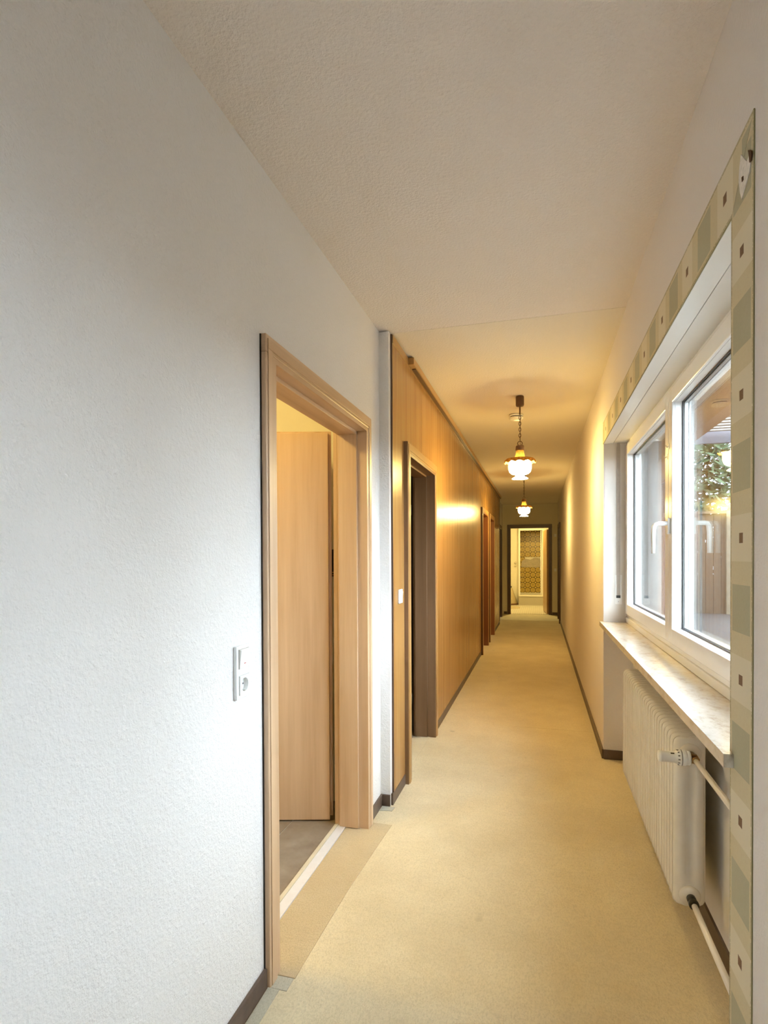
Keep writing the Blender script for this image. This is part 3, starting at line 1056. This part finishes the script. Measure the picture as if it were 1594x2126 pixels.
box(VX - 0.072, VX - 0.061, hy_ - 0.012, hy_ - 0.008, VZ + 0.0135, VZ + 0.0165).obj('dial_mark', 'black_rubber', head)
# pipes running back to the near jamb
p1 = MB().tube([(VX, RY0 - 0.0722, VZ), (VX, WY0 + 0.001, VZ)], 0.0085, 14).obj('heating_pipe', 'pipe_paint')
tag(p1, 'cream heating pipe running from the thermostat valve', 'pipe')
pb = thing('heating_pipe', (VX, RY0 - 0.05, BZ - 0.02), 'cream heating pipe with a black union low on the radiator', 'pipe')
MB().lathe((VX, RY0 - 0.012, BZ), [(0.0145, 0.0), (0.0145, -0.018), (0.012, -0.020), (0.012, -0.026), (0.016, -0.028), (0.016, -0.042), (0.012, -0.046)][::-1], 16, 'Y').obj('pipe_union', 'black_rubber', pb)
MB().tube([(VX, RY0 - 0.058, BZ), (VX, 1.9, BZ - 0.003), (VX, WY0 + 0.001, BZ - 0.008)], 0.0095, 14).obj('pipe_run', 'pipe_paint', pb)

# ------------------------------------------------------------------ switch with socket on the white wall
sk = thing('switch_socket', (XL, 1.465, 0.95), 'white double plate with rocker switch above a round socket', 'switch')
SY, SZ = 1.466, 1.030
ty0, ty1, tz0, tz1 = SY - 0.041, SY + 0.041, SZ - 0.0765, SZ + 0.0765
m = MB().box(XL, XL + 0.0105, ty0, SY - 0.028, tz0, tz1, 0.002).box(XL, XL + 0.0105, SY + 0.028, ty1, tz0, tz1, 0.002)
m.box(XL, XL + 0.0105, SY - 0.029, SY + 0.029, tz0, SZ - 0.066, 0.002).box(XL, XL + 0.0105, SY - 0.029, SY + 0.029, SZ + 0.066, tz1, 0.002)
m.box(XL, XL + 0.0105, SY - 0.029, SY + 0.029, SZ - 0.0105, SZ + 0.0105, 0.002)
m.obj('cover_frame', 'white_plastic', sk)
ins = box(XL + 0.0002, XL + 0.0112, SY - 0.0285, SY + 0.0285, SZ + 0.0100, SZ + 0.0665).obj('rocker_surround', 'belt_grey', sk)
rk = MB().prism([(XL + 0.011, SZ + 0.0110), (XL + 0.0125, SZ + 0.0110), (XL + 0.0185, SZ + 0.0655), (XL + 0.011, SZ + 0.0655)], SY - 0.0275, SY + 0.0275, 'Y').obj('rocker', 'white_plastic', sk)
box(XL + 0.0134, XL + 0.0148, SY - 0.004, SY + 0.004, SZ + 0.0235, SZ + 0.0252).obj('rocker_mark', 'red_print', rk)
box(XL + 0.0001, XL + 0.0007, SY - 0.0285, SY + 0.0285, SZ - 0.0665, SZ - 0.0095).obj('socket_surround', 'belt_grey', sk)
m = MB()
n = 32
b = bmesh.new()
outer = []
sq = 0.0275
cz_ = SZ - 0.038
for k in range(n):
    a = 2 * PI * k / n
    ca, sa = math.cos(a), math.sin(a)
    s_ = sq / max(abs(ca), abs(sa))
    outer.append((SY + ca * s_, cz_ + sa * s_))
rows = []
for (rad_, xx) in ((None, XL + 0.0010), (None, XL + 0.0135), (0.0195, XL + 0.0135), (0.0185, XL + 0.0012)):
    row = []
    for k in range(n):
        a = 2 * PI * k / n
        if rad_ is None:
            yy, zz = outer[k]
        else:
            yy, zz = SY + rad_ * math.cos(a), cz_ + rad_ * math.sin(a)
        row.append(b.verts.new((xx, yy, zz)))
    rows.append(row)
for i in range(3):
    for k in range(n):
        b.faces.new((rows[i][k], rows[i][(k + 1) % n], rows[i + 1][(k + 1) % n], rows[i + 1][k]))
b.faces.new(rows[3])
bmesh.ops.recalc_face_normals(b, faces=b.faces[:])
m._join(b)
so = m.obj('socket_insert', 'white_plastic', sk)
for dy in (-0.0095, 0.0095):
    MB().lathe((XL + 0.0018, SY + dy, cz_), [(0.0025, 0.0), (0.0025, -0.0006)], 10, 'X').obj('pin_hole', 'black_rubber', so)
for dz in (-0.0172, 0.0172):
    box(XL + 0.0013, XL + 0.0120, SY - 0.003, SY + 0.003, cz_ + dz - 0.0012, cz_ + dz + 0.0012).obj('earth_clip', 'steel', so)

# switch on the panels beside the doorway
sp = thing('light_switch', (px1, 3.145, 1.09), 'white light switch on the wood panel beside the first doorway', 'switch')
box(px1, px1 + 0.009, 3.105, 3.185, 1.095, 1.175, 0.002).obj('cover_frame', 'white_plastic', sp)
MB().prism([(px1 + 0.009, 1.108), (px1 + 0.0105, 1.108), (px1 + 0.014, 1.162), (px1 + 0.009, 1.162)], 3.118, 3.172, 'Y').obj('rocker', 'white_plastic', sp)
# switches on the end wall right of the doorway
for zc, lab in ((1.85, 'small white box high on the end wall right of the bathroom doorway'), (1.05, 'small white switch beside the bathroom doorway at handle height')):
    s = thing('light_switch', (0.36, YE, zc - 0.03), lab, 'switch')
    box(0.335, 0.385, YE - 0.008, YE, zc - 0.035, zc + 0.035, 0.002).obj('cover_frame', 'white_plastic', s)
    MB().prism([(YE - 0.008, zc - 0.022), (YE - 0.0095, zc - 0.022), (YE - 0.012, zc + 0.022), (YE - 0.008, zc + 0.022)], 0.343, 0.377, 'X').obj('rocker', 'white_plastic', s)

# ------------------------------------------------------------------ pendant lamps


def pendant(x, y, label):
    r = thing('pendant_lamp', (x, y, 1.95), label, 'lamp', 'pendant lamps along the corridor ceiling')
    top = CZ - 0.006
    MB().lathe((x, y, 0), [(0.029, top), (0.031, top - 0.006), (0.031, top - 0.066), (0.027, top - 0.075), (0.006, top - 0.077)], 24).obj('ceiling_canopy', 'lamp_brown', r)
    MB().tube([(x, y, top - 0.075), (x, y, 2.445)], 0.006, 10).obj('cord_sleeve', 'lamp_brown', r)
    # chain
    zc = 2.437
    k = 0
    L, Wd = 0.030, 0.0085
    while zc > 2.262:
        pts = []
        for j in range(16):
            a = 2 * PI * j / 16
            q = (Wd * math.cos(a), (L / 2) * math.sin(a))
            pts.append((x + (q[0] if k % 2 == 0 else 0), y + (0 if k % 2 == 0 else q[0]), zc - L / 2 + q[1]))
        MB().tube(pts, 0.0022, 6, True).obj('chain_link', 'lamp_brown', r)
        zc -= L - 0.0075
        k += 1
    MB().tube([(x + 0.0022, y + 0.001, 2.445), (x + 0.002, y, 2.21)], 0.0016, 6).obj('lamp_cord', 'lamp_brown', r)
    zr = 2.226
    MB().tube([(x + 0.017 * math.cos(2 * PI * j / 20), y, zr + 0.017 * math.sin(2 * PI * j / 20)) for j in range(20)], 0.003, 8, True).obj('ring', 'lamp_brown', r)
    MB().lathe((x, y, 0), [(0.006, 2.213), (0.026, 2.210), (0.031, 2.204), (0.034, 2.176), (0.030, 2.172)], 24).obj('collar', 'lamp_wood', r)
    MB().lathe((x, y, 0), [(0.028, 2.174), (0.031, 2.150), (0.038, 2.122), (0.041, 2.112), (0.039, 2.112), (0.036, 2.122), (0.029, 2.150), (0.026, 2.174)], 24, caps=False).obj('glass_neck', 'neck_glass', r)
    brim = MB().lathe((x, y, 0), [(0.036, 2.116), (0.070, 2.114), (0.102, 2.108), (0.114, 2.098), (0.118, 2.078), (0.1165, 2.078), (0.112, 2.096), (0.100, 2.104), (0.070, 2.110), (0.036, 2.112)], 96,
                      scallop={4: 0.0045, 5: 0.0045}, caps=False).obj('scalloped_brim', 'amber_glass', r)
    gl = MB().lathe((x, y, 0), [(0.040, 2.108), (0.066, 2.098), (0.082, 2.080), (0.086, 2.058), (0.085, 2.030), (0.078, 2.008), (0.062, 1.994), (0.040, 1.987),
                                (0.030, 1.982), (0.032, 1.975), (0.046, 1.967), (0.058, 1.960), (0.060, 1.956), (0.045, 1.955), (0.020, 1.958)], 40).obj('glass_globe', 'opal_glow', r)
    return r


pendant(-0.141, 4.43, 'brown chain pendant with a glowing globe and scalloped amber brim beside the smoke detector')
pendant(-0.215, 8.55, 'brown chain pendant with a glowing globe hanging deeper in the corridor before the bathroom')

# smoke detector
sd = thing('smoke_detector', (-0.19, 5.0, CZ - 0.05), 'round white smoke detector on the ceiling behind the pendant', 'smoke detector')
z0 = CZ - 0.006
MB().lathe((-0.19, 5.0, 0), [(0.060, z0), (0.060, z0 - 0.012), (0.056, z0 - 0.014)], 32).obj('detector_base', 'white_plastic', sd)
MB().lathe((-0.19, 5.0, 0), [(0.052, z0 - 0.014), (0.052, z0 - 0.021)], 32).obj('sensor_slot', 'black_rubber', sd)
MB().lathe((-0.19, 5.0, 0), [(0.057, z0 - 0.021), (0.060, z0 - 0.023), (0.059, z0 - 0.034), (0.050, z0 - 0.041), (0.02, z0 - 0.044)], 32).obj('detector_cover', 'white_plastic', sd)

# ------------------------------------------------------------------ tiled room: lamp and wall panel seen through the door
rl = thing('ceiling_lamp', (-1.75, 1.7, CZ - 0.1), 'round flat ceiling lamp in the tiled room', 'lamp')
MB().lathe((-1.75, 1.7, 0), [(0.15, CZ), (0.15, CZ - 0.02), (0.145, CZ - 0.025)], 32).obj('lamp_base', 'white_plastic', rl)
MB().lathe((-1.75, 1.7, 0), [(0.14, CZ - 0.025), (0.13, CZ - 0.06), (0.09, CZ - 0.085), (0.02, CZ - 0.095)], 32).obj('lamp_globe', 'opal_room', rl)
wpnl = thing('wall_panel', (-1.12, 2.94, 1.2), 'narrow black slotted panel on the wall behind the open beech door', 'panel')
box(-1.20, -1.04, 2.925, 2.94, 1.255, 1.405, 0.002).obj('panel_body', 'gap_dark', wpnl)
for z in (1.262, 1.275):
    box(-1.19, -1.05, 2.923, 2.925, z, z + 0.005).obj('slot_bar', 'honey_X', wpnl)

# ------------------------------------------------------------------ bathroom
YB0 = YE + 0.13
TY = 16.2       # front of the shower step
TBK = 17.15     # shower back wall
m = MB()
m.box(-1.9, 1.1, YB0, TBK + 0.15, -0.15, 0.0)
bf = m.obj('floor_bathroom', 'mosaic_floor')
struct(bf, 'white mosaic tile floor of the bathroom', 'floor')
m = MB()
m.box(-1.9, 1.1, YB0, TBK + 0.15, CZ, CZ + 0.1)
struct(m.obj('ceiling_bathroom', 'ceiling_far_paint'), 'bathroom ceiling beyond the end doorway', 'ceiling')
m = MB()
m.box(-0.56, 0.12, TBK, TBK + 0.15, 0, CZ)
wbt = m.obj('wall_shower', 'bath_wall')
struct(wbt, 'shower back wall covered in patterned ochre tiles', 'wall')
struct(box(-1.9, -0.56, 16.6, TBK + 0.15, 0, CZ).obj('wall_bathroom', 'bath_wall'), 'cream white bathroom wall left of the shower with two tap knobs', 'wall')
struct(box(0.12, 1.0, 16.2, TBK + 0.15, 0, CZ).obj('wall_bathroom', 'bath_wall'), 'cream white bathroom wall right of the shower', 'wall')
struct(box(-2.0, -1.9, YB0, TBK + 0.15, 0, CZ).obj('wall_bathroom', 'bath_wall'), 'cream bathroom side wall far left of the shower', 'wall')
struct(box(1.0, 1.1, YB0, TBK + 0.15, 0, CZ).obj('wall_bathroom', 'bath_wall'), 'cream bathroom side wall behind the open door leaf', 'wall')
struct(MB().box(-1.9, XB, YB0 - 0.02, YB0, 0, CZ).box(XO, 1.0, YB0 - 0.02, YB0, 0, CZ).obj('wall_bathroom', 'bath_wall'), 'bathroom side of the corridor end wall', 'wall')
struct(box(-0.56, 0.12, 16.2, 16.3, 2.155, CZ).obj('wall_bathroom', 'bath_wall'), 'cream wall strip above the shower frame', 'wall')
# ochre tiles on the shower back wall, a broken-out patch in the middle
tm = bpy.data.meshes.new('tile')
ts = 0.148
tm.from_pydata([(0, 0, 0), (ts, 0, 0), (ts, 0, ts), (0, 0, ts), (0, 0.008, 0), (ts, 0.008, 0), (ts, 0.008, ts), (0, 0.008, ts)], [],
               [(0, 1, 2, 3), (5, 4, 7, 6), (1, 5, 6, 2), (4, 0, 3, 7), (3, 2, 6, 7), (4, 5, 1, 0)])
uvl = tm.uv_layers.new(name='UVMap')
for p in tm.polygons:
    for li_ in p.loop_indices:
        v = tm.vertices[tm.loops[li_].vertex_index].co
        uvl.data[li_].uv = (v.x / ts, v.z / ts)
tm.materials.append(MATS['ochre_tile'])
ox = ORIG[wbt.name]
missing = {(1, 5), (2, 5), (3, 5), (0, 6), (1, 6), (2, 6), (3, 6)}
for i in range(5):
    for j in range(14):
        if (i, j) in {(1, 5), (2, 5), (3, 5), (1, 6), (2, 6), (3, 6)}:
            continue
        xx = -0.555 + i * 0.15
        if xx + ts > 0.118:
            continue
        t_ = bpy.data.objects.new('tile', tm)
        COL.objects.link(t_)
        t_.parent = wbt
        t_.location = Vector((xx, TBK - 0.008, 0.30 + j * 0.15)) - ox
MB().prism([(-0.52, 1.06), (-0.50, 1.22), (-0.40, 1.30), (-0.25, 1.27), (-0.12, 1.34), (0.02, 1.31), (0.05, 1.16), (0.03, 1.06), (-0.1, 1.03), (-0.2, 1.06), (-0.35, 1.04)], TBK - 0.012, TBK, 'Y').obj('bare_plaster', 'concrete', wbt)
# shower frame and raised base
shw = thing('shower_cubicle', (-0.22, TY, 0), 'white framed shower on a raised tiled base in the bathroom', 'shower')
box(-0.558, 0.118, TY, 16.598, 0.0, 0.245).obj('base_front', 'mosaic_floor', shw)
box(-0.558, 0.118, TY - 0.02, 16.3, 0.245, 0.29, 0.006).obj('kerb', 'enamel', shw)
box(-0.555, 0.115, 16.3, TBK - 0.013, 0.20, 0.255).obj('tray', 'enamel', shw)
box(-0.56, -0.515, TY, TY + 0.04, 0.291, 2.15, 0.003).obj('frame_post', 'white_pvc', shw)
box(0.075, 0.118, TY, TY + 0.04, 0.291, 2.15, 0.003).obj('frame_post', 'white_pvc', shw)
box(-0.515, 0.075, TY, TY + 0.04, 2.09, 2.15, 0.003).obj('frame_head', 'white_pvc', shw)
fd = box(0.035, 0.060, TY + 0.045, TY + 0.33, 0.30, 2.08, 0.002).obj('folded_door', 'white_pvc', shw)
box(0.020, 0.035, TY + 0.045, TY + 0.06, 0.98, 1.06, 0.002).obj('door_pull', 'chrome', fd)
# two chrome knobs, tapered bin, bath mat
for zc, lab in ((1.195, 'upper round chrome tap knob on the white bathroom wall'), (1.11, 'lower round chrome tap knob on the white bathroom wall')):
    k = thing('tap_knob', (-0.66, 16.6, zc - 0.02), lab, 'tap')
    MB().lathe((-0.66, 16.6, zc), [(0.022, 0.0), (0.022, -0.01)], 16, 'Y').obj('rosette', 'chrome', k)
    MB().lathe((-0.66, 16.59, zc), [(0.010, 0.0), (0.010, -0.012), (0.026, -0.016), (0.026, -0.04), (0.018, -0.046)], 16, 'Y').obj('knob', 'chrome', k)
bn = thing('hamper', (-0.80, 16.35, 0), 'beige tapered hamper with a dark lid knob beside the shower', 'hamper')
MB().lathe((-0.80, 16.35, 0), [(0.06, 0.47), (0.065, 0.465), (0.215, 0.03), (0.21, 0.025), (0.05, 0.025)], 28).obj('hamper_body', 'bath_beige', bn)
MB().lathe((-0.80, 16.35, 0), [(0.217, 0.045), (0.222, 0.0), (0.05, 0.0)], 28).obj('base_ring', 'lamp_wood', bn)
MB().lathe((-0.80, 16.35, 0), [(0.02, 0.53), (0.045, 0.52), (0.05, 0.495), (0.03, 0.475), (0.02, 0.468)], 16).obj('lid_knob', 'black_rubber', bn)
mt = MB().lathe((-0.85, 15.35, 0), [(0.34, 0.012), (0.36, 0.006), (0.36, 0.0)], 32)
tag(mt.obj('bath_mat', 'bath_beige'), 'round beige mat on the white mosaic floor', 'mat')
bl = thing('ceiling_lamp', (-0.35, 14.7, CZ - 0.1), 'round flat ceiling lamp in the bathroom', 'lamp')
MB().lathe((-0.35, 14.7, 0), [(0.13, CZ), (0.13, CZ - 0.02), (0.12, CZ - 0.022)], 28).obj('lamp_base', 'white_plastic', bl)
MB().lathe((-0.35, 14.7, 0), [(0.11, CZ - 0.022), (0.105, CZ - 0.05), (0.07, CZ - 0.075), (0.02, CZ - 0.085)], 28).obj('lamp_globe', 'opal_bath', bl)

# ------------------------------------------------------------------ outside
gd = box(XO, 40, -20, 45, -0.25, -0.02).obj('ground', 'gravel')
struct(gd, 'dark gravel ground outside the window', 'ground')
# covered strip along the house: boarded soffit on a brown beam
cn = thing('canopy', (1.1, 6.0, -0.02), 'brown wooden porch roof with boards and beam outside the window', 'canopy')
for i in range(7):
    xa = XO + 0.01 + i * 0.115
    box(xa, xa + 0.110, 3.9, 8.0, 2.75, 2.775).obj('soffit_board', 'soffit_Y', cn)
box(1.44, 1.56, 3.9, 8.0, 2.55, 2.75).obj('beam', 'soffit_Y', cn)
box(1.25, 1.33, 4.0, 7.9, 2.715, 2.75).obj('light_batten', 'white_batten', cn)
box(1.45, 1.55, 7.8, 7.9, -0.02, 2.55).obj('post', 'soffit_Z', cn)
wg = box(XO, 1.95, 8.2, 13.5, -0.02, 3.2).obj('wall_added_wing', 'soffit_Z')  # dark wall added to keep the view through the far pane dark
struct(wg, 'added brown timber wing beyond the porch, darkening the far pane', 'wall')
# slatted pergola beyond the beam
pg = thing('pergola', (3.0, 7.4, 2.7), 'pergola of pale slats with a grey fascia beyond the porch roof', 'pergola')
for i in range(12):
    ya = 6.2 + i * 0.155
    box(1.58, 4.6, ya, ya + 0.07, 2.93, 2.98).obj('slat', 'white_batten', pg)
box(1.58, 4.7, 8.06, 8.12, 2.80, 2.99).obj('fascia', 'fascia_grey', pg)
box(4.55, 4.65, 6.1, 6.2, -0.02, 2.93).obj('post', 'white_batten', pg)
box(4.55, 4.65, 7.95, 8.05, -0.02, 2.93).obj('post', 'white_batten', pg)
# board fence across the garden
fn = thing('garden_fence', (4.5, 15.0, -0.02), 'weathered board fence with a pale post across the garden', 'fence')
for i in range(38):
    xa = 1.2 + i * 0.165
    box(xa, xa + 0.155, 15.0 + random.uniform(-0.006, 0.006), 15.03, -0.02, 2.36 + random.uniform(-0.01, 0.01)).obj('fence_board', 'fence_wood', fn)
for xa in (1.7, 4.25, 6.6):
    box(xa, xa + 0.12, 14.9, 15.0, -0.02, 2.42).obj('fence_post', 'fence_post', fn)
box(1.2, 7.5, 14.93, 15.0, 2.36, 2.42).obj('fence_rail', 'fence_wood', fn)


sfn = thing('garden_fence', (8.0, 4.0, -0.02), 'unseen weathered board fence added along the garden side to block low sky', 'fence')  # added side fence, out of view, cutting off the low sky
for i in range(96):
    ya = -5.0 + i * 0.2
    box(8.0, 8.03, ya, ya + 0.19, -0.02, 2.0).obj('fence_board', 'fence_wood', sfn)


def conifer(x, y, h, r, n, mat, label, seed):
    rg = random.Random(seed)
    t = thing('tree', (x, y, -0.02), label, 'tree', 'garden trees beyond the fence')
    MB().tube([(x, y, -0.02), (x + 0.05, y, h * 0.5), (x, y, h * 0.95)], [0.16, 0.10, 0.02], 8).obj('trunk', 'bark', t)
    b_ = bmesh.new()
    for i in range(n):
        zf = rg.random() ** 0.8
        z = 0.6 + zf * (h - 0.6)
        rr = r * (1 - zf * 0.85) * math.sqrt(rg.random())
        a = rg.random() * 2 * PI
        c = Vector((x + rr * math.cos(a), y + rr * math.sin(a), z))
        s_ = rg.uniform(0.07, 0.2)
        d1_ = Vector((rg.uniform(-1, 1), rg.uniform(-1, 1), rg.uniform(-1.2, 0.4))).normalized() * s_
        d2_ = d1_.orthogonal().normalized() * s_ * 0.4
        v_ = [b_.verts.new(c - d1_), b_.verts.new(c + d2_), b_.verts.new(c + d1_), b_.verts.new(c - d2_)]
        b_.faces.new(v_)
    me = bpy.data.meshes.new('foliage')
    bmesh.ops.translate(b_, verts=b_.verts[:], vec=(-x, -y, 0.02))
    b_.to_mesh(me)
    b_.free()
    me.materials.append(MATS[mat])
    o = bpy.data.objects.new('foliage', me)
    o.parent = t
    COL.objects.link(o)


conifer(4.0, 17.6, 8.0, 1.9, 9000, 'leaf_dark', 'tall dark conifer behind the board fence', 1)
conifer(7.6, 20.0, 9.5, 2.3, 9000, 'leaf_mid', 'broad grey-green conifer behind the fence', 2)
conifer(2.0, 22.5, 9.0, 2.4, 8000, 'leaf_mid', 'grey-green conifer rising behind the added wing', 4)
conifer(5.2, 28.0, 10.0, 2.2, 8000, 'leaf_dark', 'tallest dark conifer farthest behind the fence', 5)
conifer(11.4, 13.5, 6.5, 2.2, 7000, 'leaf_dark', 'unseen dark conifer added behind the side fence', 3)  # this tree and the next: added out of view to screen low sky
conifer(11.6, 6.0, 5.5, 2.2, 7000, 'leaf_mid', 'unseen grey-green conifer added behind the side fence', 6)
